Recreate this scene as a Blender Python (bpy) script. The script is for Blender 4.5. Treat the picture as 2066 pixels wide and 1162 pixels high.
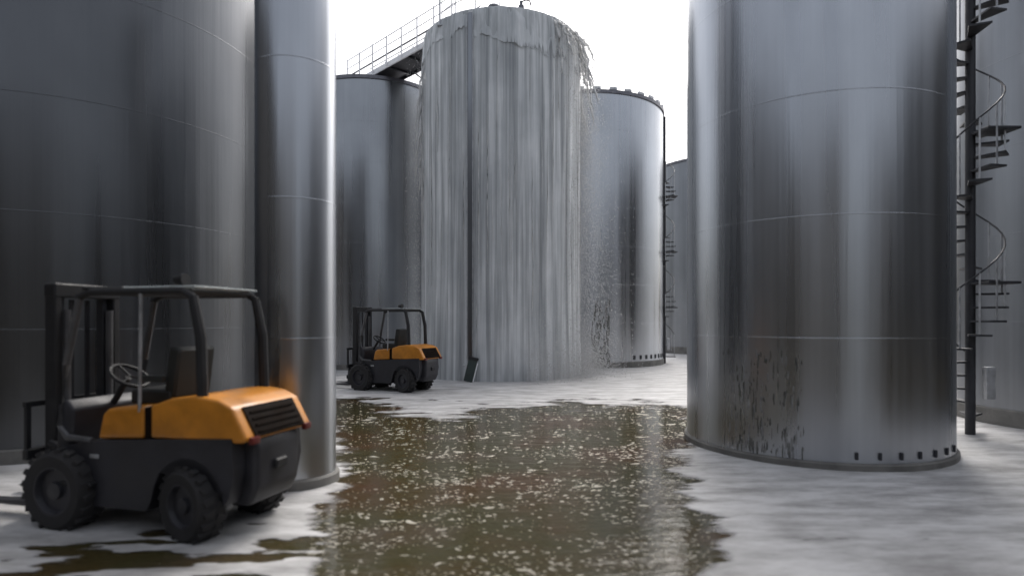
import bpy, bmesh, math, random
import numpy as np
from mathutils import Vector, Matrix

random.seed(7)
rng = np.random.default_rng(7)
R_ = math.radians
for o in list(bpy.data.objects):
    bpy.data.objects.remove(o, do_unlink=True)
scene = bpy.context.scene
COL = scene.collection

# ------------------------------------------------------------------ camera
CAM_H, FPX = 1.8, 1200.0
cam = bpy.data.cameras.new('camera')
cam.sensor_width = 36.0
cam.lens = FPX / 2066 * 36.0
cam.shift_y = 68 / 2066
cam.clip_start, cam.clip_end = 0.1, 3000
cam.dof.use_dof = True
cam.dof.focus_distance = 15.0
cam.dof.aperture_fstop = 0.6
cam_ob = bpy.data.objects.new('camera', cam)
COL.objects.link(cam_ob)
cam_ob.location = (0, 0, CAM_H)
cam_ob.rotation_euler = (R_(90), 0, 0)
scene.camera = cam_ob

# ------------------------------------------------------------------ sky, sun, exposure
SUN_EL, SUN_AZ = R_(50), R_(22)          # azimuth from +Y towards +X
world = bpy.data.worlds.new('World')
scene.world = world
world.use_nodes = True
wn, wl = world.node_tree.nodes, world.node_tree.links
wn.clear()
sky = wn.new('ShaderNodeTexSky')
sky.sky_type = 'NISHITA'
sky.sun_disc = False
sky.sun_elevation = SUN_EL
sky.sun_rotation = SUN_AZ
sky.dust_density = 6.0
sky.air_density = 1.0
hs = wn.new('ShaderNodeHueSaturation')
hs.inputs['Saturation'].default_value = 0.34   # thin overcast: the blue is washed out
bg = wn.new('ShaderNodeBackground')
bg.inputs['Strength'].default_value = 0.15
wo = wn.new('ShaderNodeOutputWorld')
wl.new(sky.outputs[0], hs.inputs['Color'])
wl.new(hs.outputs[0], bg.inputs['Color'])
wl.new(bg.outputs[0], wo.inputs['Surface'])

sun = bpy.data.lights.new('sun', 'SUN')
sun.energy = 0.5
sun.angle = R_(25)
sun.color = (1.0, 0.96, 0.9)
sun_ob = bpy.data.objects.new('sun', sun)
COL.objects.link(sun_ob)
d = Vector((math.sin(SUN_AZ) * math.cos(SUN_EL), math.cos(SUN_AZ) * math.cos(SUN_EL), math.sin(SUN_EL)))
sun_ob.rotation_euler = (-d).to_track_quat('-Z', 'Y').to_euler()
sun_ob.location = (10, 5, 30)

scene.view_settings.view_transform = 'Standard'
scene.view_settings.look = 'None'
scene.view_settings.exposure = 0.8
scene.view_settings.gamma = 1.0
scene.render.engine = 'CYCLES'
scene.cycles.use_denoising = True
scene.cycles.max_bounces = 8
scene.cycles.transparent_max_bounces = 12

# ------------------------------------------------------------------ helpers
def px(x, y):
    """ground point seen at photograph pixel x, y"""
    Y = FPX * CAM_H / (y - 649.0)
    return ((x - 1033.0) / FPX * Y, Y)

def link(name, mesh, mat, parent=None, loc=None, rot=None):
    o = bpy.data.objects.new(name, mesh)
    COL.objects.link(o)
    if mat is not None and len(mesh.materials) == 0:
        mesh.materials.append(mat)
    if parent is not None:
        o.parent = parent
    if loc is not None:
        o.location = loc
    if rot is not None:
        o.rotation_euler = rot
    return o

def mesh_of(bm, name, smooth=False, angle=None):
    bmesh.ops.recalc_face_normals(bm, faces=bm.faces)
    m = bpy.data.meshes.new(name)
    bm.to_mesh(m)
    bm.free()
    if smooth:
        for p in m.polygons:
            p.use_smooth = True
        if angle is not None:
            m.set_sharp_from_angle(angle=R_(angle))
    return m

def thing(name, label, cat, loc=(0, 0, 0), rotz=0.0, group=None):
    o = bpy.data.objects.new(name, None)
    COL.objects.link(o)
    o.location = loc
    o.rotation_euler = (0, 0, rotz)
    o.empty_display_size = 0.3
    return tag(o, label, cat, group)

def tag(o, label=None, cat=None, group=None, kind=None):
    if label: o['label'] = label
    if cat: o['category'] = cat
    if group: o['group'] = group
    if kind: o['kind'] = kind
    return o

def dup(root):
    def rec(o, parent):
        c = o.copy()
        COL.objects.link(c)
        c.parent = parent
        for ch in [k for k in bpy.data.objects if k.parent == o]:
            rec(ch, c)
        return c
    return rec(root, None)

def b_box(bm, c, s, rot=None, bevel=0.0, seg=2):
    M = Matrix.Translation(c)
    if rot is not None:
        M = M @ rot
    M = M @ Matrix.Diagonal((s[0], s[1], s[2], 1))
    r = bmesh.ops.create_cube(bm, size=1.0, matrix=M)
    if bevel > 0:
        ed = set()
        for v in r['verts']:
            ed.update(v.link_edges)
        bmesh.ops.bevel(bm, geom=list(ed), offset=bevel, segments=seg, profile=0.7, affect='EDGES')

def b_tube(bm, pts, rad, n=8, cap=True):
    pts = [Vector(p) for p in pts]
    rings = []
    up = Vector((0, 0, 1))
    for i, p in enumerate(pts):
        t = (pts[min(i + 1, len(pts) - 1)] - pts[max(i - 1, 0)]).normalized()
        a = t.cross(up)
        if a.length < 1e-3:
            a = t.cross(Vector((1, 0, 0)))
        a.normalize()
        b = t.cross(a).normalized()
        r = rad[i] if isinstance(rad, (list, tuple)) else rad
        rings.append([bm.verts.new(p + (a * math.cos(2 * math.pi * k / n) + b * math.sin(2 * math.pi * k / n)) * r) for k in range(n)])
    for i in range(len(rings) - 1):
        for k in range(n):
            bm.faces.new((rings[i][k], rings[i][(k + 1) % n], rings[i + 1][(k + 1) % n], rings[i + 1][k]))
    if cap:
        bm.faces.new(rings[0])
        bm.faces.new(list(reversed(rings[-1])))

def b_lathe(bm, prof, n=96, axis='Z', close=False):
    """prof: list of (r, z); spun about z (or y)"""
    rings = []
    for r, z in prof:
        ring = []
        for k in range(n):
            a = 2 * math.pi * k / n
            if axis == 'Z':
                ring.append(bm.verts.new((r * math.cos(a), r * math.sin(a), z)))
            else:
                ring.append(bm.verts.new((r * math.cos(a), z, r * math.sin(a))))
        rings.append(ring)
    m = len(rings)
    for i in range(m if close else m - 1):
        A, B = rings[i], rings[(i + 1) % m]
        for k in range(n):
            bm.faces.new((A[k], A[(k + 1) % n], B[(k + 1) % n], B[k]))
    return rings

def b_prism(bm, prof, y0, y1, bevel=0.0, seg=3):
    """prof: (x, z) outline, extruded along y"""
    A = [bm.verts.new((x, y0, z)) for x, z in prof]
    B = [bm.verts.new((x, y1, z)) for x, z in prof]
    n = len(prof)
    fs = [bm.faces.new(A), bm.faces.new(list(reversed(B)))]
    for k in range(n):
        fs.append(bm.faces.new((A[k], B[k], B[(k + 1) % n], A[(k + 1) % n])))
    if bevel > 0:
        ed = set()
        for f in fs:
            ed.update(f.edges)
        bmesh.ops.bevel(bm, geom=list(ed), offset=bevel, segments=seg, profile=0.6, affect='EDGES')

def part(name, mat, parent, fn, smooth=True, angle=35, loc=None, rot=None):
    bm = bmesh.new()
    fn(bm)
    return link(name, mesh_of(bm, name, smooth, angle), mat, parent, loc, rot)

def vnoise(x, y, seed=0):
    """smooth value noise, vectorised, 0..1"""
    xi, yi = np.floor(x).astype(np.int64), np.floor(y).astype(np.int64)
    xf, yf = x - xi, y - yi
    u, v = xf * xf * (3 - 2 * xf), yf * yf * (3 - 2 * yf)
    def h(a, b):
        n = (a * 374761393 + b * 668265263 + seed * 974634777) & 0xFFFFFFFF
        n = ((n ^ (n >> 13)) * 1274126177) & 0xFFFFFFFF
        return ((n ^ (n >> 16)) & 0xFFFF) / 65535.0
    return (h(xi, yi) * (1 - u) + h(xi + 1, yi) * u) * (1 - v) + (h(xi, yi + 1) * (1 - u) + h(xi + 1, yi + 1) * u) * v

def fbm(x, y, seed=0, octv=4):
    s, a, t = 0, 0.5, 0
    for i in range(octv):
        s = s + a * vnoise(x * 2 ** i + 17.3 * i, y * 2 ** i - 9.1 * i, seed + i)
        t += a
        a *= 0.5
    return s / t

# ------------------------------------------------------------------ materials
def mat_new(name):
    m = bpy.data.materials.new(name)
    m.use_nodes = True
    nt = m.node_tree
    return m, nt.nodes, nt.links, nt.nodes['Principled BSDF']

def noise_node(n, l, scale, vec_scale=(1, 1, 1), detail=4, coord='Object', rough=0.55):
    tc = n.new('ShaderNodeTexCoord')
    mp = n.new('ShaderNodeMapping')
    mp.inputs['Scale'].default_value = vec_scale
    tx = n.new('ShaderNodeTexNoise')
    tx.inputs['Scale'].default_value = scale
    tx.inputs['Detail'].default_value = detail
    tx.inputs['Roughness'].default_value = rough
    l.new(tc.outputs[coord], mp.inputs['Vector'])
    l.new(mp.outputs['Vector'], tx.inputs['Vector'])
    return tx

def ramp(n, l, src, stops):
    r = n.new('ShaderNodeValToRGB')
    el = r.color_ramp.elements
    while len(el) < len(stops):
        el.new(0.5)
    for e, (p, c) in zip(el, stops):
        e.position = p
        e.color = (*c, 1) if len(c) == 3 else c
    l.new(src, r.inputs['Fac'])
    return r

def g(v): return (v, v, v)

def simple(name, col, rough=0.6, metal=0.0, var=0.25, scale=6.0, bump=0.0, coat=0.0):
    m, n, l, p = mat_new(name)
    tx = noise_node(n, l, scale)
    c0 = tuple(c * (1 - var) for c in col)
    c1 = tuple(min(1, c * (1 + var)) for c in col)
    r = ramp(n, l, tx.outputs['Fac'], [(0.3, c0), (0.7, c1)])
    l.new(r.outputs[0], p.inputs['Base Color'])
    rr = ramp(n, l, tx.outputs['Fac'], [(0.3, g(max(0.05, rough - 0.1))), (0.7, g(min(1, rough + 0.1)))])
    l.new(rr.outputs[0], p.inputs['Roughness'])
    p.inputs['Metallic'].default_value = metal
    p.inputs['Coat Weight'].default_value = coat
    if bump:
        t2 = noise_node(n, l, scale * 8)
        b = n.new('ShaderNodeBump')
        b.inputs['Strength'].default_value = bump
        b.inputs['Distance'].default_value = 0.01
        l.new(t2.outputs['Fac'], b.inputs['Height'])
        l.new(b.outputs[0], p.inputs['Normal'])
    return m

def steel(name, base=0.5, rough=0.33, tint=(0.95, 0.99, 1.06)):
    m, n, l, p = mat_new(name)
    p.inputs['Metallic'].default_value = 1.0
    st = noise_node(n, l, 1.0, (3.2, 3.2, 0.06), 5)
    fine = noise_node(n, l, 1.0, (16, 16, 0.25), 3)
    big = noise_node(n, l, 0.45, (1, 1, 0.6), 4)
    mix = n.new('ShaderNodeMath'); mix.operation = 'ADD'
    l.new(st.outputs['Fac'], mix.inputs[0]); l.new(big.outputs['Fac'], mix.inputs[1])
    mul = n.new('ShaderNodeMath'); mul.operation = 'MULTIPLY'; mul.inputs[1].default_value = 0.5
    l.new(mix.outputs[0], mul.inputs[0])
    lo, hi = base * 0.78, base * 1.18
    r = ramp(n, l, mul.outputs[0], [(0.36, tuple(lo * t for t in tint)), (0.64, tuple(hi * t for t in tint))])
    l.new(r.outputs[0], p.inputs['Base Color'])
    rr = ramp(n, l, st.outputs['Fac'], [(0.3, g(rough - 0.07)), (0.7, g(rough + 0.09))])
    l.new(rr.outputs[0], p.inputs['Roughness'])
    b = n.new('ShaderNodeBump')
    b.inputs['Strength'].default_value = 0.12
    b.inputs['Distance'].default_value = 0.02
    l.new(fine.outputs['Fac'], b.inputs['Height'])
    l.new(b.outputs[0], p.inputs['Normal'])
    return m

M = {}
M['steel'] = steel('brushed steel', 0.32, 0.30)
M['steel_dark'] = steel('reflection-darkened steel', 0.13, 0.30)  # dark reflection of tall surroundings put into the base colour
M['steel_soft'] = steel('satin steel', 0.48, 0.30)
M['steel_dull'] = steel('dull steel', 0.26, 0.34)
M['rim'] = simple('grey rim steel', (0.16, 0.16, 0.18), 0.45, 0.7)
M['galv'] = simple('galvanised steel', (0.42, 0.43, 0.45), 0.45, 0.6)
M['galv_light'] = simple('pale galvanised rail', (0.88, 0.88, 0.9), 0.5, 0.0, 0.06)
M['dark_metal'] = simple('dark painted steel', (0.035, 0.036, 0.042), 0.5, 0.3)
M['grating'] = simple('dark grating steel', (0.10, 0.10, 0.11), 0.6, 0.5)
M['concrete'] = simple('stained concrete plinth', (0.16, 0.155, 0.145), 0.8, 0, 0.35, 3.0, 0.3)
M['orange'] = simple('orange forklift paint', (0.50, 0.19, 0.014), 0.42, 0, 0.28, 3.5, 0.05, 0.1)
M['chassis'] = simple('charcoal forklift paint', (0.026, 0.026, 0.032), 0.5, 0.1, 0.3, 4)
M['black'] = simple('black painted steel', (0.012, 0.012, 0.014), 0.62, 0.0, 0.3)
M['greybar'] = simple('worn grey guard pillar', (0.10, 0.10, 0.105), 0.45, 0.3, 0.25)
M['rubber'] = simple('dusty tyre rubber', (0.022, 0.021, 0.022), 0.85, 0, 0.3, 12, 0.4)
M['grille'] = simple('dark brown grille', (0.010, 0.006, 0.004), 0.8)
M['grille'].node_tree.nodes['Principled BSDF'].inputs['Specular IOR Level'].default_value = 0.08
M['vinyl'] = simple('black seat vinyl', (0.016, 0.017, 0.016), 0.55)
M['lens_red'] = simple('red lamp lens', (0.10, 0.010, 0.008), 0.35)
M['lens_clear'] = simple('clear lamp lens', (0.6, 0.6, 0.58), 0.2)
M['box_green'] = simple('dark green painted box', (0.035, 0.05, 0.048), 0.55, 0.1)
M['wall'] = simple('weathered render', (0.07, 0.067, 0.064), 0.85, 0, 0.3, 0.6)
M['roofing'] = simple('sheet roofing', (0.10, 0.10, 0.105), 0.7)

def glass_panel():
    m, n, l, p = mat_new('scratched clear roof panel')
    p.inputs['Base Color'].default_value = (0.55, 0.6, 0.6, 1)
    p.inputs['Roughness'].default_value = 0.25
    tx = noise_node(n, l, 5)
    r = ramp(n, l, tx.outputs['Fac'], [(0.3, g(0.45)), (0.7, g(0.7))])
    l.new(r.outputs[0], p.inputs['Alpha'])
    return m
M['clear'] = glass_panel()

def mat_ground():
    m, n, l, p = mat_new('wet concrete yard')
    a = noise_node(n, l, 0.35, detail=6)
    b = noise_node(n, l, 9, detail=4)
    r = ramp(n, l, a.outputs['Fac'], [(0.3, (0.07, 0.066, 0.058)), (0.7, (0.14, 0.13, 0.115))])
    l.new(r.outputs[0], p.inputs['Base Color'])
    p.inputs['Roughness'].default_value = 0.6
    bp = n.new('ShaderNodeBump'); bp.inputs['Strength'].default_value = 0.3
    l.new(b.outputs['Fac'], bp.inputs['Height']); l.new(bp.outputs[0], p.inputs['Normal'])
    return m
M['ground'] = mat_ground()

def mat_water():
    m, n, l, p = mat_new('murky brown flood water')
    a = noise_node(n, l, 0.55, detail=5)
    r = ramp(n, l, a.outputs['Fac'], [(0.34, (0.064, 0.034, 0.015)), (0.46, (0.052, 0.039, 0.016)), (0.54, (0.046, 0.041, 0.017)), (0.66, (0.062, 0.047, 0.028))])
    l.new(r.outputs[0], p.inputs['Base Color'])
    p.inputs['Roughness'].default_value = 0.07
    p.inputs['IOR'].default_value = 1.33
    w1 = noise_node(n, l, 1.0, (2.2, 6.0, 1), 3)
    w2 = noise_node(n, l, 1.0, (9.0, 26.0, 1), 3)
    ad = n.new('ShaderNodeMath'); ad.operation = 'MULTIPLY_ADD'
    ad.inputs[1].default_value = 0.35
    l.new(w2.outputs['Fac'], ad.inputs[0]); l.new(w1.outputs['Fac'], ad.inputs[2])
    bp = n.new('ShaderNodeBump'); bp.inputs['Strength'].default_value = 0.22
    bp.inputs['Distance'].default_value = 0.05
    l.new(ad.outputs[0], bp.inputs['Height']); l.new(bp.outputs[0], p.inputs['Normal'])
    return m
M['water'] = mat_water()

def mat_foam(name, c0, c1, lace=False):
    m, n, l, p = mat_new(name)
    a = noise_node(n, l, 1.0, (1.1, 3.4, 1), 9, rough=0.68)
    r = ramp(n, l, a.outputs['Fac'], [(0.36, c0), (0.60, c1)])
    l.new(r.outputs[0], p.inputs['Base Color'])
    p.inputs['Roughness'].default_value = 0.6
    t = noise_node(n, l, 1.0, (22, 34, 10), 6, rough=0.7)
    bp = n.new('ShaderNodeBump'); bp.inputs['Strength'].default_value = 0.6
    bp.inputs['Distance'].default_value = 0.02
    l.new(t.outputs['Fac'], bp.inputs['Height']); l.new(bp.outputs[0], p.inputs['Normal'])
    if lace:
        at = n.new('ShaderNodeAttribute'); at.attribute_name = 'cover'
        f1 = noise_node(n, l, 1.0, (4.0, 13.0, 1), 9, rough=0.72)
        sm = n.new('ShaderNodeMath'); sm.operation = 'ADD'
        l.new(at.outputs['Fac'], sm.inputs[0]); l.new(f1.outputs['Fac'], sm.inputs[1])
        al = ramp(n, l, sm.outputs[0], [(0.55, g(0.0)), (0.95, g(1.0))])
        hf = n.new('ShaderNodeMath'); hf.operation = 'MULTIPLY'; hf.inputs[1].default_value = 0.5
        l.new(sm.outputs[0], hf.inputs[0]); l.new(hf.outputs[0], al.inputs['Fac'])
        al.color_ramp.elements[0].position = 0.36
        al.color_ramp.elements[1].position = 0.52
        l.new(al.outputs[0], p.inputs['Alpha'])
    return m
M['foam'] = mat_foam('spreading grey white foam', (0.26, 0.255, 0.252), (0.54, 0.535, 0.535), True)
M['fleck'] = mat_foam('cream foam flecks', (0.27, 0.25, 0.20), (0.46, 0.435, 0.365))

def mat_curtain(name='aerated falling liquid', k=3.2, opaque=False):
    m, n, l, p = mat_new(name)
    st = noise_node(n, l, 1.0, (5.5, 5.5, 0.10), 6, rough=0.6)
    fi = noise_node(n, l, 1.0, (15, 15, 0.35), 4)
    bl = noise_node(n, l, 1.1, (1, 1, 0.5), 5)
    ad = n.new('ShaderNodeMath'); ad.operation = 'MULTIPLY_ADD'; ad.inputs[1].default_value = 0.45
    l.new(fi.outputs['Fac'], ad.inputs[0]); l.new(st.outputs['Fac'], ad.inputs[2])
    ad2 = n.new('ShaderNodeMath'); ad2.operation = 'MULTIPLY_ADD'; ad2.inputs[1].default_value = 0.8
    l.new(bl.outputs['Fac'], ad2.inputs[0]); l.new(ad.outputs[0], ad2.inputs[2])
    r = ramp(n, l, ad2.outputs[0], [(0.80, (0.125*k, 0.132*k, 0.138*k)), (1.0, (0.165*k, 0.172*k, 0.178*k)), (1.0, (0.25*k, 0.255*k, 0.26*k))])
    r.color_ramp.elements[0].position = 0.40
    r.color_ramp.elements[1].position = 0.52
    r.color_ramp.elements[2].position = 0.68
    sc = n.new('ShaderNodeMath'); sc.operation = 'MULTIPLY'; sc.inputs[1].default_value = 0.46
    l.new(ad2.outputs[0], sc.inputs[0]); l.new(sc.outputs[0], r.inputs['Fac'])
    l.new(r.outputs[0], p.inputs['Base Color'])
    p.inputs['Roughness'].default_value = 0.42
    p.inputs['IOR'].default_value = 1.33
    al = ramp(n, l, st.outputs['Fac'], [(0.34, g(0.62)), (0.58, g(0.97))])
    if opaque:      # ragged froth: cover attribute plus streak noise decides where it is torn open
        at = n.new('ShaderNodeAttribute'); at.attribute_name = 'cover'
        sm = n.new('ShaderNodeMath'); sm.operation = 'ADD'
        l.new(at.outputs['Fac'], sm.inputs[0]); l.new(ad.outputs[0], sm.inputs[1])
        hf = n.new('ShaderNodeMath'); hf.operation = 'MULTIPLY'; hf.inputs[1].default_value = 0.5
        l.new(sm.outputs[0], hf.inputs[0])
        al = ramp(n, l, hf.outputs[0], [(0.52, g(0.0)), (0.64, g(1.0))])
    l.new(al.outputs[0], p.inputs['Alpha'])
    bp = n.new('ShaderNodeBump'); bp.inputs['Strength'].default_value = 0.30
    bp.inputs['Distance'].default_value = 0.03
    l.new(ad.outputs[0], bp.inputs['Height']); l.new(bp.outputs[0], p.inputs['Normal'])
    return m
M['curtain'] = mat_curtain()

def mat_spray(name, col, alpha):
    m, n, l, p = mat_new(name)
    tx = noise_node(n, l, 3.0)
    r = ramp(n, l, tx.outputs['Fac'], [(0.3, tuple(c * 0.85 for c in col)), (0.7, col)])
    l.new(r.outputs[0], p.inputs['Base Color'])
    p.inputs['Roughness'].default_value = 0.3
    p.inputs['IOR'].default_value = 1.33
    ar = ramp(n, l, tx.outputs['Fac'], [(0.3, g(alpha * 0.8)), (0.7, g(alpha))])
    l.new(ar.outputs[0], p.inputs['Alpha'])
    return m
M['spray'] = mat_spray('white flying spray', (0.72, 0.72, 0.72), 0.85)
M['lip'] = mat_curtain('frothy overflow', 3.2, True)

# ------------------------------------------------------------------ ground and flood water
bm = bmesh.new()
bmesh.ops.create_grid(bm, x_segments=2, y_segments=2, size=600)
tag(link('ground', mesh_of(bm, 'ground'), M['ground'], loc=(0, 60, -0.02)), kind='structure')
bm = bmesh.new()
bmesh.ops.create_grid(bm, x_segments=2, y_segments=2, size=40)
tag(link('flood_water', mesh_of(bm, 'flood_water'), M['water'], loc=(0, 20, 0.0)), kind='structure')

# ------------------------------------------------------------------ tanks
def tank(name_label, x, y, r, h, mat, plinth=0.22, brackets=None, vents=None, group='tall steel storage tanks in the yard', roof=True):
    t = thing('storage_tank', name_label, 'tank', (x, y, 0), 0, group)
    z0 = plinth
    part('shell', mat, t, lambda b: b_lathe(b, [(r, z0), (r, h * 0.34), (r, h * 0.67), (r, h)], 160), True, None)
    if roof:
        part('roof', M['galv'], t, lambda b: b_lathe(b, [(r + 0.02, h - 0.01), (r * 0.6, h + 0.20), (r * 0.2, h + 0.33), (0.02, h + 0.36)], 96), True, None)
    part('rim', M['rim'], t, lambda b: b_lathe(b, [(r - 0.01, h - 0.10), (r + 0.05, h - 0.10), (r + 0.05, h + 0.03), (r - 0.01, h + 0.03)], 160, close=True), True, 30)
    part('plinth', M['concrete'], t, lambda b: b_lathe(b, [(r + 0.04, -0.05), (r + 0.04, z0 - 0.02), (r + 0.02, z0), (r - 0.02, z0)], 128), True, 30)
    for z in np.arange(z0 + 1.5, h - 0.5, 1.5):
        part('weld_seam', mat, t, lambda b, z=z: b_lathe(b, [(r - 0.001, z - 0.010), (r + 0.0016, z - 0.004), (r + 0.0016, z + 0.004), (r - 0.001, z + 0.010)], 128), True, None)
    if vents:
        bm = bmesh.new()
        b_box(bm, (0, 0, 0), (0.05, vents[3], vents[4]), None, 0.006, 1)
        vm = mesh_of(bm, 'base_vent'); vm.materials.append(M['dark_metal'])
        for i in range(vents[2]):
            a = R_(vents[0] + (vents[1] - vents[0]) * i / (vents[2] - 1))
            link('base_vent', vm, None, t, (r * math.cos(a), r * math.sin(a), z0 + vents[4]), (0, 0, a))
    if brackets:
        bm = bmesh.new()
        b_box(bm, (0, 0, 0.06), (0.10, 0.30, 0.12), None, 0.015, 1)
        me = mesh_of(bm, 'rim_bracket', True, 35)
        me.materials.append(M['galv'])
        for a in brackets:
            link('rim_bracket', me, None, t, ((r + 0.0) * math.cos(R_(a)), (r + 0.0) * math.sin(R_(a)), h + 0.03), (0, 0, R_(a)))
    return t

CT = (-0.375, 20.46, 2.56, 11.16)      # the overflowing tank: x, y, r, h
center = tank('overflowing steel tank in the middle, liquid pouring over its top down all its sides', *CT, M['steel_dull'], 0.30)
center['group'] = 'tall steel storage tanks in the yard'
left_t = tank('steel tank behind the far forklift, with the walkway starting from its top', -5.75, 24.8, 2.81, 10.9, M['steel'])
right_t = tank('steel tank just right of the overflowing tank, thin spiral stair at its right edge', 3.22, 26.3, 3.36, 10.72, M['steel_soft'],
               0.24, [-100 + 11 * i for i in range(11)], (-62, -22, 8, 0.10, 0.16))
far_t = tank('farthest and lowest looking steel tank, seen behind the distant spiral stair', 11.9, 35.2, 3.3, 10.75, M['steel_dull'], 0.4)
near_r = tank('close steel tank filling the right side, drip marks at its lower left', 4.44, 8.87, 1.757, 8.2, M['steel_soft'], 0.10, None, (-100, -48, 7, 0.035, 0.09))
near_rr = tank('dark steel tank at the far right edge, behind the close spiral stair', 10.6, 10.7, 2.2, 9.4, M['steel_dull'], 0.3)
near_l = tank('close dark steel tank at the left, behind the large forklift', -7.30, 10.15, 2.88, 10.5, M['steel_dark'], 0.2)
col_l = tank('slender pale steel column tank right behind the large forklift', -2.44, 6.72, 0.433, 7.0, M['steel_soft'], 0.12)

# manhole covers and pipes that make tanks read as vessels
def manway(t, r, ang, z, rad=0.24):
    a = R_(ang)
    m = part('manway', M['galv'], t, lambda b: b_lathe(b, [(0.001, 0.10), (rad * 0.8, 0.10), (rad, 0.07), (rad, -0.03)], 28, 'Y'), True, 35,
             (r * math.cos(a), r * math.sin(a), z), (0, 0, a - math.pi / 2))
    return m

# vertical level gauge on the overflowing tank: dark strip with two pale side rails
gx = (950 - 1033) / FPX * 18.2
ga = math.atan2(-math.sqrt(max(0.01, (CT[2] + 0.16) ** 2 - (gx - CT[0]) ** 2)), gx - CT[0])
def gauge(b):
    b_box(b, (0, 0, 5.85), (0.035, 0.15, 10.5), None, 0.01, 1)
gr = CT[2] + 0.17
gp = (gr * math.cos(ga), gr * math.sin(ga))
gs = part('gauge_strip', M['steel_dull'], center, gauge, True, 35, (gp[0], gp[1], 0), (0, 0, ga))
for s in (-1, 1):
    part('gauge_rail', M['galv'], gs, lambda b, s=s: b_tube(b, [(0.01, s * 0.095, 0.7), (0.01, s * 0.095, 11.1)], 0.012, 8))

# ------------------------------------------------------------------ falling liquid on the middle tank
def curtain_mesh(name, r0, z_top, z_bot, nt, nz, amp, seed, a0=0.0, a1=2 * math.pi, bot=None, rfun=None, cover=None):
    th = np.linspace(a0, a1, nt)
    tz = np.linspace(0, 1, nz)
    T, Z = np.meshgrid(th, tz)
    zb = np.full_like(th, z_bot) if bot is None else bot(th)
    ZZ = z_top + (zb[None, :] - z_top) * Z
    n1 = fbm(T * 9, ZZ * 0.22, seed, 4) - 0.5
    n2 = fbm(T * 38, ZZ * 0.5, seed + 9, 3) - 0.5
    RR = r0 + amp * (n1 * 1.6 + n2 * 0.7)
    if rfun is not None:
        RR = RR + rfun(T, Z, ZZ)
    V = np.stack([RR * np.cos(T), RR * np.sin(T), ZZ], -1).reshape(-1, 3)
    F = []
    for i in range(nz - 1):
        for j in range(nt - 1):
            F.append((i * nt + j, i * nt + j + 1, (i + 1) * nt + j + 1, (i + 1) * nt + j))
    m = bpy.data.meshes.new(name)
    m.from_pydata(V.tolist(), [], F)
    if cover is not None:
        ca = m.attributes.new('cover', 'FLOAT', 'POINT')
        ca.data.foreach_set('value', np.ascontiguousarray(cover(T, Z).reshape(-1), dtype=np.float32))
    for p in m.polygons:
        p.use_smooth = True
    return m

cur = curtain_mesh('liquid_curtain', CT[2] + 0.085, 11.22, -0.02, 520, 90, 0.032, 3,
                   rfun=lambda T, Z, ZZ: 0.05 * np.sin(np.clip(Z * 12, 0, 1) * math.pi / 2) + 0.05 * Z ** 6)
cu = link('liquid_curtain', cur, M['curtain'], None, (CT[0], CT[1], 0))
tag(cu, 'grey streaked sheet of liquid running down the overflowing tank', 'liquid')

LIPX = [858, 876, 890, 905, 925, 936, 950, 957, 961, 985, 1010, 1035, 1046, 1060, 1090, 1120, 1150, 1164]
LIPY = [96, 80, 64, 68, 74, 62, 56, 58, 82, 80, 92, 96, 104, 98, 112, 106, 120, 118]
LIPA = [-math.acos(max(-1, min(1, (x - 1011) / 154.0))) for x in LIPX]
def lip_bottom(th):
    s = fbm(th * 3.1 + 4, th * 0 + 2.2, 21, 4)
    f = fbm(th * 22, th * 0 + 5.5, 31, 3)
    zf = np.interp(th, LIPA, [1.8 + (649 - y) / FPX * 18.1 for y in LIPY])
    back = 10.4 - 0.8 * (s - 0.5)
    return np.where((th > -math.pi) & (th < 0), zf, back) - 0.22 * (f - 0.5)
lip = curtain_mesh('overflow_lip', CT[2] + 0.06, 11.26, 10.0, 620, 26, 0.06, 44, a0=-math.pi, a1=math.pi, bot=lip_bottom,
                   rfun=lambda T, Z, ZZ: 0.13 * np.sqrt(np.clip(Z, 0, 1)) * (0.35 + 0.9 * fbm(T * 5, ZZ * 1.2, 51, 3)) - 0.02,
                   cover=lambda T, Z: 0.95 - 0.62 * np.clip((Z - 0.25) / 0.75, 0, 1) ** 1.3 * np.interp(T, [-2.9, -1.5, -1.1, 0.0], [0.55, 0.55, 1.0, 1.15]))
def strands(b):
    rnd = random.Random(5)
    for i in range(70):
        a = R_(rnd.uniform(-176, -4))
        z = rnd.uniform(7.0, 11.0) if rnd.random() < 0.6 else rnd.uniform(2, 8)
        ln = rnd.uniform(1.0, 6.5)
        n = max(6, int(ln * 4))
        pts, rad = [], []
        rr = CT[2] + rnd.uniform(0.13, 0.17)
        r0 = rnd.uniform(0.006, 0.018)
        for k in range(n):
            a += rnd.gauss(0, 0.0022)
            zz = max(0.02, z - ln * k / (n - 1))
            pts.append((rr * math.cos(a), rr * math.sin(a), zz))
            rad.append(r0 * rnd.uniform(0.5, 1.2) * math.sin(math.pi * (0.08 + 0.84 * k / (n - 1))))
        b_tube(b, pts, rad, 6)
tag(part('strands', M['spray'], cu, strands, True, None), kind='stuff')
lo = link('overflow_lip', lip, M['lip'], cu)
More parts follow.
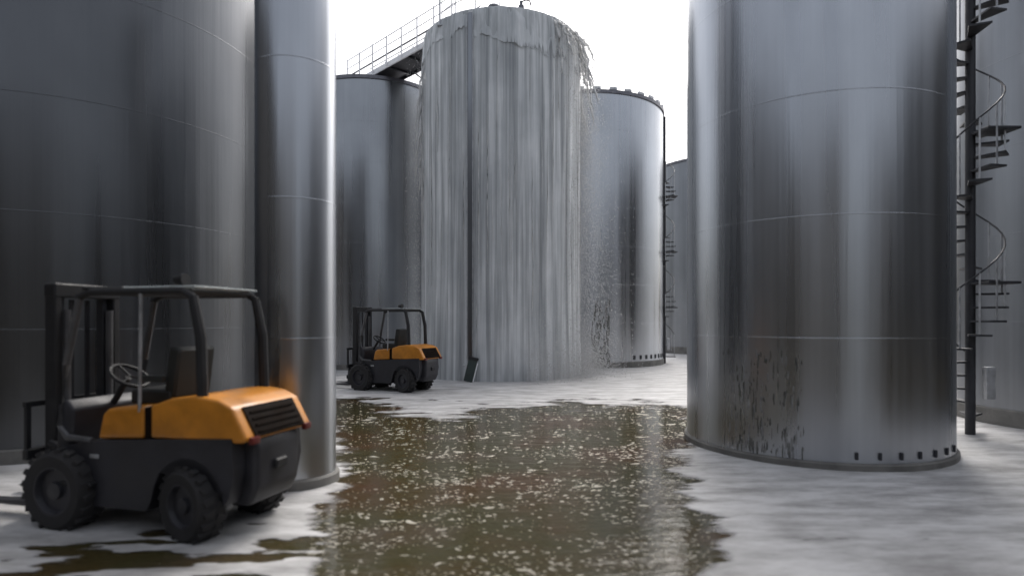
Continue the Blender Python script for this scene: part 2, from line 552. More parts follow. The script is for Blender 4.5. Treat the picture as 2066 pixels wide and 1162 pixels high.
# rolling crown of froth along the rim
def crown(b):
    n, k = 260, 8
    rings = []
    for i in range(n):
        a = 2 * math.pi * i / n
        w = 0.10 + 0.10 * float(fbm(np.array([a * 7]), np.array([1.0]), 61, 3)[0])
        hh = 0.03 + 0.13 * float(fbm(np.array([a * 5]), np.array([3.0]), 62, 4)[0])
        ring = []
        for j in range(k):
            q = 2 * math.pi * j / k
            rr = CT[2] - 0.04 + w * math.cos(q)
            ring.append(b.verts.new((rr * math.cos(a), rr * math.sin(a), 11.20 + hh * math.sin(q))))
        rings.append(ring)
    for i in range(n):
        for j in range(k):
            b.faces.new((rings[i][j], rings[i][(j + 1) % k], rings[(i + 1) % n][(j + 1) % k], rings[(i + 1) % n][j]))
part('froth_crown', M['lip'], cu, crown, True, None)

# flying ribbons and droplets
OCT_V = np.array([(1, 0, 0), (-1, 0, 0), (0, 1, 0), (0, -1, 0), (0, 0, 1), (0, 0, -1)], float)
OCT_F = np.array([(0, 2, 4), (2, 1, 4), (1, 3, 4), (3, 0, 4), (2, 0, 5), (1, 2, 5), (3, 1, 5), (0, 3, 5)])
def drops_mesh(name, P, S):
    """P: n x 3 centres, S: n x 3 half sizes"""
    n = len(P)
    V = (P[:, None, :] + OCT_V[None] * S[:, None, :]).reshape(-1, 3)
    F = (OCT_F[None] + (np.arange(n) * 6)[:, None, None]).reshape(-1, 3)
    m = bpy.data.meshes.new(name)
    m.from_pydata(V.tolist(), [], F.tolist())
    for p in m.polygons:
        p.use_smooth = True
    return m

def jet(start, out, vel, n_pts, t_end, spread, rad0, rad1, bm, seed):
    rnd = random.Random(seed)
    p0, o = Vector(start), Vector(out).normalized()
    pts, rads = [], []
    for i in range(n_pts):
        t = t_end * i / (n_pts - 1)
        p = p0 + o * vel * t + Vector((0, 0, -4.9 * t * t))
        p += Vector((rnd.uniform(-1, 1), rnd.uniform(-1, 1), rnd.uniform(-1, 1))) * spread * (0.3 + t)
        f = i / (n_pts - 1)
        pts.append(p)
        rads.append((rad0 + (rad1 - rad0) * f) * rnd.uniform(0.6, 1.4) * (1 if i < n_pts - 1 else 0.25))
    b_tube(bm, pts, rads, 7)
    return pts

bm = bmesh.new()
allp = []
rt = CT[2]
for k in range(20):
    a = R_(-50 + 4.2 * k)
    st = (CT[0] + rt * math.cos(a), CT[1] + rt * math.sin(a), 11.15 - 0.1 * random.random())
    allp.append(jet(st, (math.cos(a), math.sin(a), 0.05), 0.5 + 1.3 * random.random(), 18, 0.32 + 0.42 * random.random(), 0.06, 0.06, 0.025, bm, 100 + k))
for k in range(5):
    a = R_(-158 - 7 * k)
    st = (CT[0] + (rt + 0.05) * math.cos(a), CT[1] + (rt + 0.05) * math.sin(a), 10.2 - 0.5 * k)
    allp.append(jet(st, (math.cos(a), math.sin(a), 0.0), 0.35 + 0.25 * random.random(), 12, 0.65, 0.05, 0.05, 0.02, bm, 200 + k))
rib = link('flying_liquid', mesh_of(bm, 'flying_liquid', True), M['spray'])
tag(rib, 'ragged strands of liquid flung off the overflowing tank rim', 'liquid', kind='stuff')

P, S = [], []
def add_drops(n, pos, size, stretch):
    p = pos(n)
    s = rng.uniform(size[0], size[1], n) * rng.uniform(0.5, 1.0, n)
    P.append(p)
    S.append(np.stack([s, s, s * rng.uniform(stretch[0], stretch[1], n)], -1))
def fall_right(n):
    a = R_(-45) + R_(75) * rng.random(n)
    z = 11.0 * rng.random(n) ** 0.9
    r = rt + 0.22 + np.abs(rng.normal(0, 1, n)) * (0.28 + 0.55 * (1 - z / 11.0))
    return np.stack([CT[0] + r * np.cos(a), CT[1] + r * np.sin(a), np.maximum(z, 0.02)], -1)
def fall_left(n):
    a = R_(180) + R_(40) * (rng.random(n) - 0.3)
    z = 10.6 * rng.random(n)
    r = rt + 0.2 + np.abs(rng.normal(0, 1, n)) * 0.22
    return np.stack([CT[0] + r * np.cos(a), CT[1] + r * np.sin(a), np.maximum(z, 0.02)], -1)
def splash(n):
    a = R_(-75) + R_(110) * rng.random(n)
    r = rt + 0.2 + np.abs(rng.normal(0, 1, n)) * 0.55
    z = np.abs(rng.normal(0, 1, n)) * 0.75
    return np.stack([CT[0] + r * np.cos(a), CT[1] + r * np.sin(a), z + 0.02], -1)
def along(n):
    q = np.array([list(v) for pts in allp for v in pts])
    return q[rng.integers(0, len(q), n)] + rng.normal(0, 0.09, (n, 3))
add_drops(26000, fall_right, (0.003, 0.010), (2, 6))
add_drops(2500, fall_left, (0.003, 0.009), (2, 6))
add_drops(24000, splash, (0.004, 0.012), (1, 2.5))
add_drops(7000, along, (0.004, 0.018), (1, 2))
sp = link('spray_droplets', drops_mesh('spray_droplets', np.concatenate(P), np.concatenate(S)), M['spray'])
tag(sp, 'fine white spray falling beside the overflowing tank and splashing at its foot', 'spray', kind='stuff')

def splatter(t, r, a0, a1, z0, z1, n, size, mats):
    for mt, share in mats:
        Vs, Fs = [], []
        for i in range(int(n * share)):
            f = random.random()
            a = R_(random.gauss(a0 + (a1 - a0) * random.choice((0.2, 0.45, 0.8)), (a1 - a0) * 0.10))
            z = z0 + (z1 - z0) * f ** 1.6
            hw = size * random.uniform(0.2, 1.0) ** 2
            hh = hw * random.uniform(2.0, 9.0)
            b0, k = len(Vs), 8
            for j in range(k):
                q = 2 * math.pi * j / k
                w = random.uniform(0.55, 1.25)
                aa, zz = a + hw * math.cos(q) * w / r, max(0.03, z + hh * math.sin(q) * w)
                Vs.append(((r + 0.001) * math.cos(aa), (r + 0.001) * math.sin(aa), zz))
            Vs.append(((r + 0.008) * math.cos(a), (r + 0.008) * math.sin(a), max(0.03, z)))
            Fs += [(b0 + j, b0 + (j + 1) % k, b0 + k) for j in range(k)]
        m = bpy.data.meshes.new('splatter')
        m.from_pydata(Vs, [], Fs)
        for p in m.polygons:
            p.use_smooth = True
        tag(link('splatter', m, mt, t), kind='stuff')
M['wet'] = simple('dark wet drip', (0.12, 0.125, 0.12), 0.3, 0.4)
M['grey_froth'] = simple('clinging grey froth', (0.22, 0.22, 0.22), 0.6)
splatter(right_t, 3.36, -93, -80, 0.3, 2.6, 210, 0.055, ((M['wet'], 0.6), (M['grey_froth'], 0.4)))
splatter(near_r, 1.757, -151, -118, 0.14, 1.4, 420, 0.016, ((M['wet'], 0.55), (M['grey_froth'], 0.45)))

# ------------------------------------------------------------------ foam on the flood water
def foam_mask(X, Y):
    u = X / np.maximum(Y, 0.5)
    warp = (fbm(X * 0.6, Y * 0.6, 71, 4) - 0.5)
    # far foam field: begins at a wavering shore line across the yard
    yb = np.interp(u, [-0.5, -0.30, -0.24, -0.12, 0.0, 0.07, 0.14, 0.29, 0.5],
                   [14.0, 13.6, 12.3, 11.5, 11.9, 13.2, 13.4, 12.2, 12.0])
    far = (Y - yb) * 0.9 + warp * 3.0
    lf = (-0.318 - u) * 30 + warp * 4.0
    rt_ = (u - 0.312) * 30 + warp * 4.0
    m = np.maximum(np.maximum(far, lf), rt_)
    m = np.clip(m, -2.0, 1.6) + (fbm(X * 1.6, Y * 4.0, 77, 4) - 0.5) * 2.2
    # torn dark streaks where the sheet is open, mostly around the forklifts
    hole = fbm(X * 1.7 + 3, Y * 5.5, 81, 4)
    near_fork = np.exp(-(((X + 4.0) / 2.2) ** 2 + ((Y - 12.8) / 1.3) ** 2)) + np.exp(-(((X + 2.7) / 2.0) ** 2 + ((Y - 4.55) / 0.6) ** 2))
    nf = np.clip(near_fork, 0, 1)
    tear = np.clip((hole - (0.66 - 0.25 * nf)) * 14, 0, 3.2) * (0.4 + 0.9 * nf)
    return np.clip(m, -2.0, 1.3) - tear
ny, nx = 420, 460
v = np.linspace(0, 1, ny)
Yl = 1.0 / (1 / 3.0 + (1 / 46.0 - 1 / 3.0) * v)
ul = np.linspace(-1.05, 1.05, nx)
UU, YY = np.meshgrid(ul, Yl)
XX = UU * (YY + 1.5)
mk = foam_mask(XX, YY)
relief = fbm(XX * 3.0, YY * 5.0, 91, 4) - 0.5
CV = np.clip(0.42 + mk * 0.40, 0, 0.74)
HZ = 0.003 + 0.014 * CV + 0.012 * np.maximum(relief, -0.2) * CV
V = np.stack([XX, YY, HZ], -1).reshape(-1, 3)
idx = np.arange(ny * nx).reshape(ny, nx)
F = np.stack([idx[:-1, :-1], idx[:-1, 1:], idx[1:, 1:], idx[1:, :-1]], -1).reshape(-1, 4)
cv = CV.reshape(-1)
F = F[(cv[F] > 0.02).any(axis=1)]
m = bpy.data.meshes.new('foam')
m.from_pydata(V.tolist(), [], F.tolist())
for p in m.polygons:
    p.use_smooth = True
at_ = m.attributes.new('cover', 'FLOAT', 'POINT')
at_.data.foreach_set('value', cv.astype(np.float32))
tag(link('foam', m, M['foam']), 'pale foam sheet spread over the yard round the tanks', 'foam', kind='stuff')

# flecks: small domed rafts of foam drifting on the open water
def flecks(n):
    Vs, Fs, c = [], [], 0
    tries = 0
    made = 0
    while made < n and tries < n * 12:
        tries += 1
        t = random.random()
        Y = 1.0 / (1 / 3.6 + (1 / 15.0 - 1 / 3.6) * t)
        u = random.uniform(-0.34, 0.34)
        X = u * Y
        dens = float(fbm(np.array([X * 1.1]), np.array([Y * 2.4]), 131, 4)[0])
        right = 0.25 if u < 0.12 else 0.25 + 2.2 * min(1, (u - 0.12) / 0.15) * (0.3 + 0.7 * min(1, Y / 9))
        near = 0.20 + 0.80 * min(1, max(0, (Y - 4.0) / 4.0))
        if random.random() > near * (0.20 + 3.0 * max(0, dens - 0.42)) * (0.7 + right):
            continue
        if float(foam_mask(np.array([X]), np.array([Y]))[0]) > 0.2:
            continue
        big = random.random()
        L = (0.007 + 0.024 * random.random() ** 2.5) * (2.2 if big > 0.96 else 1) * (0.75 + 0.07 * Y)
        W = L * random.uniform(0.14, 0.42)
        rot = random.gauss(0.0, 0.35) + 0.3 * math.sin(X * 1.3 + Y)
        curve = random.uniform(-0.6, 0.6)
        k = 9
        ca, sa = math.cos(rot), math.sin(rot)
        base = len(Vs)
        for j in range(k):
            a = 2 * math.pi * j / k
            rr = random.uniform(0.65, 1.25)
            lx, ly = L * math.cos(a) * rr, W * math.sin(a) * rr
            ly += curve * L * (lx / L) ** 2
            Vs.append((X + lx * ca - ly * sa, Y + lx * sa + ly * ca, 0.0005))
        Vs.append((X, Y + curve * 0.0, 0.004 + W * 0.25))
        for j in range(k):
            Fs.append((base + j, base + (j + 1) % k, base + k))
        made += 1
    m = bpy.data.meshes.new('foam_flecks')
    m.from_pydata(Vs, [], Fs)
    for p in m.polygons:
        p.use_smooth = True
    return m
tag(link('foam_flecks', flecks(5000), M['fleck']), 'cream foam flecks drifting on the brown flood water', 'foam', kind='stuff')

# ------------------------------------------------------------------ walkway between the tank tops
wk = thing('walkway', 'raised steel walkway with handrails linking the left tank top to the overflowing tank', 'walkway', (-5.7, 22.95, 11.2), R_(-45.5))
WL, WW = 5.6, 1.05
def deck_beam(b, y):
    b_box(b, (WL / 2, y, 0), (WL, 0.05, 0.20), None, 0.008, 1)
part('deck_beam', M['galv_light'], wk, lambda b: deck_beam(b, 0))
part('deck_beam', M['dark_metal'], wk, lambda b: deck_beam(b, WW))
part('deck', M['grating'], wk, lambda b: b_box(b, (WL / 2, WW / 2, 0.03), (WL - 0.02, WW - 0.06, 0.05)))
bm = bmesh.new()
b_box(bm, (0, WW / 2, -0.035), (0.08, WW - 0.06, 0.08))
cm = mesh_of(bm, 'cross_member'); cm.materials.append(M['dark_metal'])
for i in range(5):
    link('cross_member', cm, None, wk, (0.4 + i * 1.2, 0, 0))
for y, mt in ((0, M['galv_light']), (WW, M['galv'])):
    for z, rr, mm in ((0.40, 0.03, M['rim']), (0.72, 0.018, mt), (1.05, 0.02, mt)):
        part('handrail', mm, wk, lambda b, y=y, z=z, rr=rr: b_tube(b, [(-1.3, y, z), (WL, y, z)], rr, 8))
    bm = bmesh.new()
    b_box(bm, (0, 0, 0.49), (0.05, 0.045, 1.10), None, 0.008, 1)
    pm = mesh_of(bm, 'rail_post'); pm.materials.append(mt)
    for i in range(8):
        link('rail_post', pm, None, wk, (-1.2 + i * 0.95, y - 0.06 if y == 0 else y + 0.06, 0))
part('brace', M['rim'], wk, lambda b: b_tube(b, [(1.9, WW, -0.1), (3.0, WW + 0.25, -1.0)], 0.03, 8))

# rail round the roof of the middle tank and small fittings
rr_t = thing('roof_railing', 'thin pale guard railing on top of the overflowing tank', 'railing', (CT[0], CT[1], 11.2))
for z in (0.65, 1.1):
    part('handrail', M['galv_light'], rr_t, lambda b, z=z: b_tube(b, [(2.2 * math.cos(R_(a)), 2.2 * math.sin(R_(a)), z) for a in range(-150, -70, 8)], 0.018, 8))
bm = bmesh.new(); b_tube(bm, [(0, 0, 0), (0, 0, 1.1)], 0.02, 8)
pm = mesh_of(bm, 'rail_post', True, 40); pm.materials.append(M['galv_light'])
for a in range(-150, -70, 20):
    link('rail_post', pm, None, rr_t, (2.2 * math.cos(R_(a)), 2.2 * math.sin(R_(a)), 0))

mast_ = thing('antenna_pole', 'thin pale pole standing at the left of the overflowing tank top', 'pole', (-2.25, 18.55, 11.0))
part('pole', M['galv'], mast_, lambda b: b_tube(b, [(0, 0, 0), (0, 0, 2.6)], 0.03, 8))
part('foot_plate', M['galv'], mast_, lambda b: b_box(b, (0, 0, 0.02), (0.16, 0.16, 0.03), None, 0.005, 1))
p2 = thing('lightning_rod', 'very thin rod on the right of the overflowing tank top', 'rod', (1.55, 19.3, 11.0))
part('pole', M['galv_light'], p2, lambda b: b_tube(b, [(0, 0, 0), (0, 0, 2.2)], [0.014, 0.008], 6))
part('foot_plate', M['galv'], p2, lambda b: b_box(b, (0, 0, 0.02), (0.12, 0.12, 0.03), None, 0.005, 1))
hz_ = thing('roof_valve', 'small dark valve fitting on the front rim of the overflowing tank', 'valve', (0.28, 18.05, 11.25))
part('valve_body', M['rim'], hz_, lambda b: b_lathe(b, [(0.02, 0.0), (0.09, 0.0), (0.09, 0.12), (0.05, 0.16), (0.05, 0.26), (0.01, 0.27)], 16))
part('lever', M['rim'], hz_, lambda b: b_tube(b, [(0, 0, 0.24), (0.14, 0, 0.30), (0.26, 0, 0.27), (0.30, 0, 0.12)], 0.025, 8))
hz2 = thing('roof_hatch', 'low dark hatch on the overflowing tank top under the handrail', 'hatch', (-0.55, 18.2, 11.25))
part('hatch_ring', M['rim'], hz2, lambda b: b_lathe(b, [(0.20, 0.0), (0.22, 0.12), (0.18, 0.14), (0.16, 0.0)], 24, close=True))
part('hatch_lid', M['galv'], hz2, lambda b: b_lathe(b, [(0.19, 0.15), (0.18, 0.19), (0.01, 0.23)], 24))

# ------------------------------------------------------------------ spiral stairs
def spiral(label, x, y, h, top, r=0.46, start=0.0, col_r=0.07):
    s = thing('spiral_stair', label, 'stairs', (x, y, 0), 0, 'spiral stairs beside the tanks')
    part('column', M['dark_metal'], s, lambda b: b_tube(b, [(0, 0, -0.02), (0, 0, top)], col_r, 14))
    bm = bmesh.new()
    b_prism(bm, [(0.05, -0.015), (r, -0.015), (r, 0.015), (0.05, 0.015)], -0.05, 0.05)
    for vv in bm.verts:
        if vv.co.x > 0.3:
            vv.co.y *= 3.0
    tm = mesh_of(bm, 'tread'); tm.materials.append(M['dark_metal'])
    bm = bmesh.new(); b_tube(bm, [(r - 0.03, 0, 0), (r - 0.03, 0, 0.95)], 0.014, 6)
    bmm = mesh_of(bm, 'baluster', True, 40); bmm.materials.append(M['galv'])
    n = int(h / 0.215)
    hp = []
    for i in range(n):
        a = start + i * 2 * math.pi / 11.0
        z = 0.3 + i * 0.215
        link('tread', tm, None, s, (0, 0, z), (0, 0, a))
        link('baluster', bmm, None, s, (0, 0, z), (0, 0, a))
        for q in (0, 0.5):
            aa = a + q * 2 * math.pi / 11.0
            hp.append(((r - 0.03) * math.cos(aa), (r - 0.03) * math.sin(aa), z + 0.95 + 0.215 * q))
    part('handrail', M['dark_metal'], s, lambda b: b_tube(b, hp, 0.014, 6))
    for z in np.arange(2.4, h, 2.36):
        part('landing', M['dark_metal'], s, lambda b, z=z: b_box(b, (0.22, -0.2, z), (0.5, 0.42, 0.04), None, 0.006, 1))
    part('foot_box', M['galv'], s, lambda b: b_box(b, (0.12, -0.22, 0.85), (0.14, 0.1, 0.5), None, 0.02, 2))
    return s
spiral('distant dark spiral stair on a tall post at the right edge of the right tank', 6.55, 25.6, 8.0, 10.6)
spiral('close dark spiral stair between the big tanks at the right', 7.28, 9.45, 8.4, 9.2, start=0.9)

# ------------------------------------------------------------------ box leaning at the foot of the middle tank
bx_, by_ = px(947, 769)
vb = thing('valve_box', 'narrow dark green box leaning against the foot of the overflowing tank', 'box', (bx_, by_ - 0.38, 0.0), R_(8))
tilt = Matrix.Rotation(R_(14), 4, 'Y')
part('body', M['box_green'], vb, lambda b: b_box(b, (0.06, 0, 0.36), (0.26, 0.12, 0.68), tilt, 0.02, 2))
part('edge_strip', M['galv_light'], vb, lambda b: b_box(b, (0.20, -0.05, 0.30), (0.03, 0.05, 0.56), tilt, 0.006, 1))
part('lid', M['black'], vb, lambda b: b_box(b, (0.15, -0.005, 0.71), (0.30, 0.16, 0.09), tilt, 0.02, 2))
part('handle', M['galv'], vb, lambda b: b_tube(b, [(-0.11, 0, 0.48), (-0.16, -0.02, 0.52), (-0.13, 0, 0.60)], 0.015, 6))

# ------------------------------------------------------------------ forklift
def forklift(label, loc, rotz, sc=1.0):
    t = thing('forklift', label, 'forklift', (loc[0], loc[1], 0), rotz, 'forklifts in the flooded yard')
    t.scale = (sc, sc, sc)
    W = 0.46
    # chassis: low charcoal frame with a wheel cut-out over the rear axle
    arch = [(0.36 * math.cos(R_(a)), 0.32 + 0.38 * math.sin(R_(a))) for a in range(0, 181, 20)]
    prof = [(1.46, 0.22), (1.46, 0.60), (1.28, 0.74), (0.9, 0.80), (0.3, 0.84), (-0.44, 0.88), (-0.46, 0.60), (-0.42, 0.40)]
    prof += [(-0.37, 0.32)] + [(-x, z) for x, z in arch][1:-1] + [(0.37, 0.32), (0.42, 0.22)]
    def ch(b):
        A = [b.verts.new((x, -W, z)) for x, z in prof]
        B = [b.verts.new((x, W, z)) for x, z in prof]
        n = len(prof)
        for k in range(n):
            b.faces.new((A[k], B[k], B[(k + 1) % n], A[(k + 1) % n]))
        b.faces.new(A); b.faces.new(list(reversed(B)))
        bmesh.ops.triangulate(b, faces=[f for f in b.faces if len(f.verts) > 4])
    part('chassis', M['chassis'], t, ch, True, 30)
    cw = [(-0.30, 0.28), (-0.30, 0.90), (-0.50, 0.92), (-0.56, 0.80), (-0.55, 0.42), (-0.48, 0.28)]
    cwo = part('counterweight', M['chassis'], t, lambda b: b_prism(b, cw, -0.30, 0.30, 0.05, 3), True, 40)
    part('tow_pin', M['black'], cwo, lambda b: b_box(b, (-0.565, 0, 0.60), (0.05, 0.16, 0.09), None, 0.015, 1))
    # orange hood in two pieces with a gap
    hood_f = [(0.98, 0.80), (0.92, 1.03), (0.86, 1.08), (0.47, 1.11), (0.47, 0.83)]
    part('hood', M['orange'], t, lambda b: b_prism(b, hood_f, -0.44, 0.44, 0.045, 4), True, 40)
    part('hood_gap', M['grille'], t, lambda b: b_prism(b, [(0.47, 0.84), (0.47, 1.10), (0.38, 1.12), (0.38, 0.84)], -0.425, 0.425, 0.0), True, 40)
    hood_r = [(0.39, 0.84), (0.39, 1.12), (0.18, 1.19), (-0.08, 1.22), (-0.30, 1.19), (-0.43, 1.13), (-0.58, 0.87), (-0.52, 0.84)]
    hr = part('rear_hood', M['orange'], t, lambda b: b_prism(b, hood_r, -0.45, 0.45, 0.04, 4), True, 40)
    # sloping rear grille with louvres
    rot = Matrix.Rotation(R_(30), 4, 'Y')
    part('grille', M['grille'], t, lambda b: b_box(b, (-0.495, 0, 0.995), (0.05, 0.68, 0.28), rot, 0.015, 2))
    bm = bmesh.new(); b_box(bm, (0, 0, 0), (0.035, 0.58, 0.014), Matrix.Rotation(R_(20), 4, 'Y'))
    lm = mesh_of(bm, 'louvre'); lm.materials.append(M['grille'])
    for i in range(4):
        f = -0.09 + i * 0.06
        link('louvre', lm, None, t, (-0.518 + f * 0.5, 0, 0.995 + f * 0.87))
    for s in (-1, 1):
        part('tail_lamp', M['lens_red'], t, lambda b, s=s: b_box(b, (-0.585, s * 0.36, 0.86), (0.04, 0.10, 0.06), None, 0.012, 2))
    # cab floor, cowl, dash
    part('floor', M['black'], t, lambda b: b_box(b, (1.16, 0, 0.70), (0.52, 0.86, 0.06), None, 0.01, 1))
    part('cowl', M['chassis'], t, lambda b: b_prism(b, [(1.30, 0.62), (1.48, 0.62), (1.46, 1.08), (1.36, 1.14), (1.27, 1.05)], -0.42, 0.42, 0.03, 3), True, 40)
    part('step', M['black'], t, lambda b: b_box(b, (1.12, 0.48, 0.42), (0.34, 0.10, 0.04), None, 0.01, 1))
    part('maker_plate', M['galv'], t, lambda b: b_box(b, (0.98, W + 0.004, 0.66), (0.10, 0.008, 0.035), None, 0.002, 1))
    st = part('seat', M['vinyl'], t, lambda b: b_box(b, (0.62, 0, 1.16), (0.46, 0.46, 0.14), None, 0.05, 3))
    part('backrest', M['vinyl'], st, lambda b: b_box(b, (0.40, 0, 1.38), (0.13, 0.44, 0.46), Matrix.Rotation(R_(-8), 4, 'Y'), 0.055, 3))
    for s in (-1, 1):
        part('armrest', M['vinyl'], st, lambda b, s=s: b_box(b, (0.56, s * 0.27, 1.33), (0.28, 0.05, 0.06), None, 0.02, 2))
    part('steering_column', M['black'], t, lambda b: b_tube(b, [(1.30, 0.0, 1.05), (1.12, 0.0, 1.30)], 0.03, 8))
    def sw(b):
        Mx = Matrix.Translation((1.10, 0, 1.32)) @ Matrix.Rotation(R_(-35), 4, 'Y')
        rings = []
        for i in range(24):
            a = 2 * math.pi * i / 24
            rings.append([b.verts.new(Mx @ Vector(((0.17 + 0.017 * math.cos(q)) * math.cos(a), (0.17 + 0.017 * math.cos(q)) * math.sin(a), 0.017 * math.sin(q))))
                          for q in [2 * math.pi * j / 6 for j in range(6)]])
        for i in range(24):
            for j in range(6):
                b.faces.new((rings[i][j], rings[i][(j + 1) % 6], rings[(i + 1) % 24][(j + 1) % 6], rings[(i + 1) % 24][j]))
        for a in (0, 120, 240):
            b_tube(b, [Mx @ Vector((0, 0, 0)), Mx @ Vector((0.17 * math.cos(R_(a)), 0.17 * math.sin(R_(a)), 0))], 0.012, 6)
    part('steering_wheel', M['black'], t, sw)
    # overhead guard
    for s in (-1, 1):
        yy = s * 0.42
        part('front_pillar', M['greybar'], t, lambda b, yy=yy: b_tube(b, [(1.05, yy, 0.78), (1.33, yy, 0.80), (1.42, yy, 0.90), (1.36, yy * 0.98, 1.45), (1.22, yy * 0.95, 2.05)], 0.032, 8))
        part('rear_pillar', M['black'], t, lambda b, yy=yy: b_tube(b, [(-0.10, yy * 0.93, 1.15), (-0.08, yy * 0.93, 1.7), (0.0, yy * 0.93, 2.05)], [0.045, 0.045, 0.04], 8))
        part('roof_rail', M['black'], t, lambda b, yy=yy: b_tube(b, [(1.24, yy * 0.95, 2.05), (1.1, yy * 0.95, 2.10), (0.1, yy * 0.93, 2.10), (-0.02, yy * 0.93, 2.04)], 0.034, 8))
    bm = bmesh.new(); b_box(bm, (0, 0, 0), (0.045, 0.74, 0.035), None, 0.008, 1)
    rb = mesh_of(bm, 'roof_bar', True, 35); rb.materials.append(M['black'])
    for i in range(7):
        link('roof_bar', rb, None, t, (0.06 + i * 0.185, 0, 2.10))
    part('front_roof_plate', M['black'], t, lambda b: b_box(b, (0.98, 0, 2.135), (0.46, 0.80, 0.03), None, 0.012, 1))
    part('clear_roof', M['clear'], t, lambda b: b_box(b, (0.36, 0, 2.135), (0.76, 0.80, 0.02), None, 0.008, 1))
    part('work_lamp', M['black'], t, lambda b: b_lathe(b, [(0.001, -0.05), (0.035, -0.05), (0.055, 0.03), (0.055, 0.06), (0.001, 0.06)], 18, 'Y'), True, 40, (0.22, 0.30, 2.20), (0, 0, R_(90)))
    part('side_post', M['galv'], t, lambda b: b_tube(b, [(0.52, 0.43, 1.06), (0.52, 0.42, 2.08)], 0.014, 8))
    # mast: two channels, cross heads, cylinders, chains
    for s in (-1, 1):
        ms = part('mast_rail', M['black'], t, lambda b, s=s: b_box(b, (1.66, s * 0.30, 1.17), (0.13, 0.07, 2.06), None, 0.01, 1))
        part('inner_rail', M['dark_metal'], ms, lambda b, s=s: b_box(b, (1.70, s * 0.22, 1.14), (0.09, 0.05, 1.96), None, 0.008, 1))
        part('lift_cylinder', M['greybar'], t, lambda b, s=s: b_tube(b, [(1.60, s * 0.22, 0.2), (1.60, s * 0.22, 1.95)], 0.032, 10))
        part('tilt_cylinder', M['black'], t, lambda b, s=s: b_tube(b, [(1.30, s * 0.34, 0.62), (1.64, s * 0.34, 0.72)], 0.035, 8))
        part('chain', M['dark_metal'], t, lambda b, s=s: b_box(b, (1.72, s * 0.08, 1.2), (0.02, 0.04, 1.7)))
    part('mast_head', M['black'], t, lambda b: b_box(b, (1.66, 0, 2.13), (0.14, 0.68, 0.13), None, 0.012, 1))
    part('mast_foot', M['black'], t, lambda b: b_box(b, (1.66, 0, 0.22), (0.16, 0.68, 0.18), None, 0.012, 1))
    cg = part('carriage', M['black'], t, lambda b: (b_box(b, (1.80, 0, 0.34), (0.06, 0.92, 0.10), None, 0.01, 1), b_box(b, (1.80, 0, 0.62), (0.06, 0.92, 0.10), None, 0.01, 1)))
    part('load_backrest', M['black'], t, lambda b: ([b_box(b, (1.80, -0.43 + 0.215 * i, 0.86), (0.035, 0.04, 0.42)) for i in range(5)], b_box(b, (1.80, 0, 1.08), (0.04, 0.92, 0.05))))
    for s in (-1, 1):
        part('fork', M['dark_metal'], t, lambda b, s=s: b_prism(b, [(1.84, 0.10), (1.84, 0.66), (1.88, 0.66), (1.90, 0.155), (2.75, 0.115), (2.85, 0.10)], s * 0.27 - 0.055, s * 0.27 + 0.055, 0.006, 1), True, 40)
    # wheels
    def wheel(x, y, r, w, sgn, steer=0.0):
        e = bpy.data.objects.new('wheel', None); COL.objects.link(e); e.parent = t
        e.location = (x, y, r - 0.012); e.rotation_euler = (0, 0, steer)
        e.empty_display_size = 0.1
        tp = [(r * 0.60, -w / 2), (r * 0.86, -w / 2 - 0.01), (r * 0.97, -w / 2 + 0.03), (r, -w * 0.22), (r, w * 0.22), (r * 0.97, w / 2 - 0.03), (r * 0.86, w / 2 + 0.01), (r * 0.60, w / 2)]
        part('tyre', M['rubber'], e, lambda b: b_lathe(b, tp, 40, 'Y', close=True), True, 50)
        lug_bm = bmesh.new()
        for i in range(20):
            a = 2 * math.pi * i / 20
            for sd in (-1, 1):
                aa = a + (0.08 if sd > 0 else -0.08)
                b_box(lug_bm, (r * 0.985 * math.cos(aa), sd * w * 0.24, r * 0.985 * math.sin(aa)), (0.035, w * 0.42, 0.05),
                      Matrix.Rotation(-aa, 4, 'Y') @ Matrix.Rotation(sd * 0.35, 4, 'X'))
        link('tread_lugs', mesh_of(lug_bm, 'tread_lugs'), M['rubber'], e)
        o = sgn * w / 2
        part('rim', M['chassis'], e, lambda b: b_lathe(b, [(r * 0.61, o * 0.98), (r * 0.55, o * 0.98), (r * 0.50, o * 0.6), (r * 0.22, o * 0.6), (r * 0.2, o * 0.85), (0.002, o * 0.88)], 32, 'Y'), True, 40)
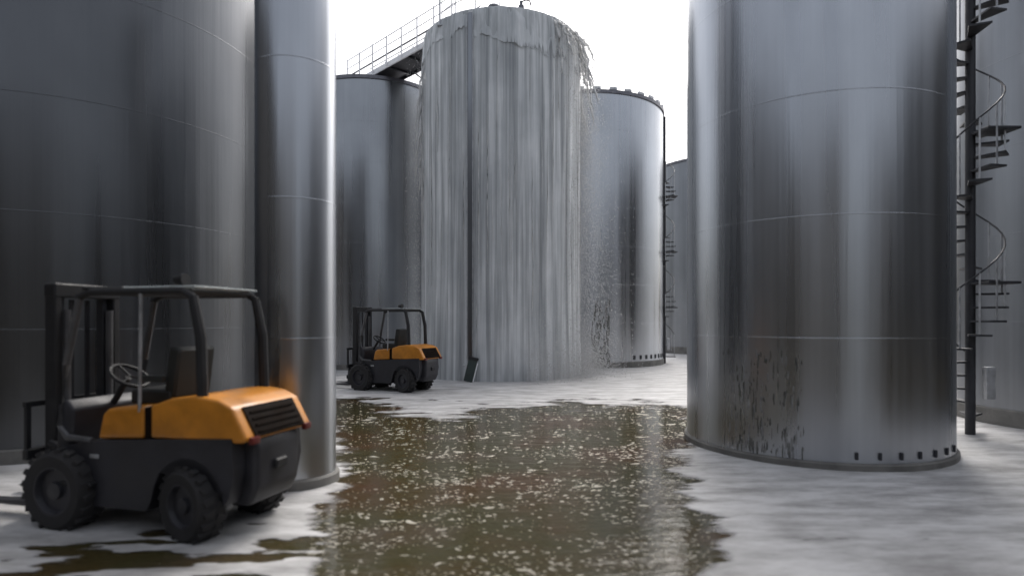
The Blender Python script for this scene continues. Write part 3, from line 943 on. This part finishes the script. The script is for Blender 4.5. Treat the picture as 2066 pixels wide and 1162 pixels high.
    wheel(0.0, 0.40, 0.315, 0.22, 1, R_(-14)); wheel(0.0, -0.40, 0.315, 0.22, -1, R_(-14))
    wheel(1.34, 0.44, 0.36, 0.25, 1); wheel(1.34, -0.44, 0.36, 0.25, -1)
    part('axle', M['black'], t, lambda b: b_box(b, (0, 0, 0.30), (0.14, 0.62, 0.14), None, 0.02, 1))
    part('front_axle', M['black'], t, lambda b: b_box(b, (1.34, 0, 0.36), (0.16, 0.66, 0.16), None, 0.02, 1))
    return t

def put_fork(label, pxx, pyy, theta, sc):
    wx, wy = px(pxx, pyy)
    th = R_(theta)
    off = 0.40 * sc
    return forklift(label, (wx + off * math.sin(th), wy + off * math.cos(th)), math.pi - th, sc)
put_fork('smaller, distant orange and charcoal forklift in front of the left tank', 818, 792, 24, 1.0)
put_fork('large close orange and charcoal forklift at the lower left on pale foam', 388, 1088, 15, 0.98)

# ------------------------------------------------------------------ warehouse behind the camera, mirrored in the steel
def warehouse(label, loc, rz, L, D, H, doors):
    """long low shed; local x along the front, front face at y = 0"""
    w = thing('warehouse', label, 'building', loc, rz, 'sheds round the yard')
    part('wall', M['wall'], w, lambda b: b_box(b, (L / 2, -D / 2, H / 2), (L, D, H)), False)
    part('roof', M['roofing'], w, lambda b: b_box(b, (L / 2, -D / 2, H + 0.14), (L + 0.8, D + 0.8, 0.26)), False)
    for i in range(doors):
        part('door', M['dark_metal'], w, lambda b, i=i: b_box(b, ((i + 0.5) * L / doors, 0.03, 2.1), (3.6, 0.08, 4.2), None, 0.01, 1))
    return w
warehouse('long dark rendered shed facing the tanks, mirrored low in the steel', (-42, -13, 0), 0, 47, 9, 9.5, 6)
warehouse('dark rendered shed right of the gap, mirrored in the steel', (13.5, -13, 0), 0, 36, 9, 9.5, 4)
warehouse('dark rendered shed along the right of the yard, mirrored in the left tanks', (23, -11, 0), R_(90), 32, 9, 13.0, 4)
warehouse('unseen dark rendered shed, added left of the yard to shade the left foam', (-14.5, 11, 0), R_(-90), 24, 9, 11.0, 3)  # added out of view to block sky light from the left foam
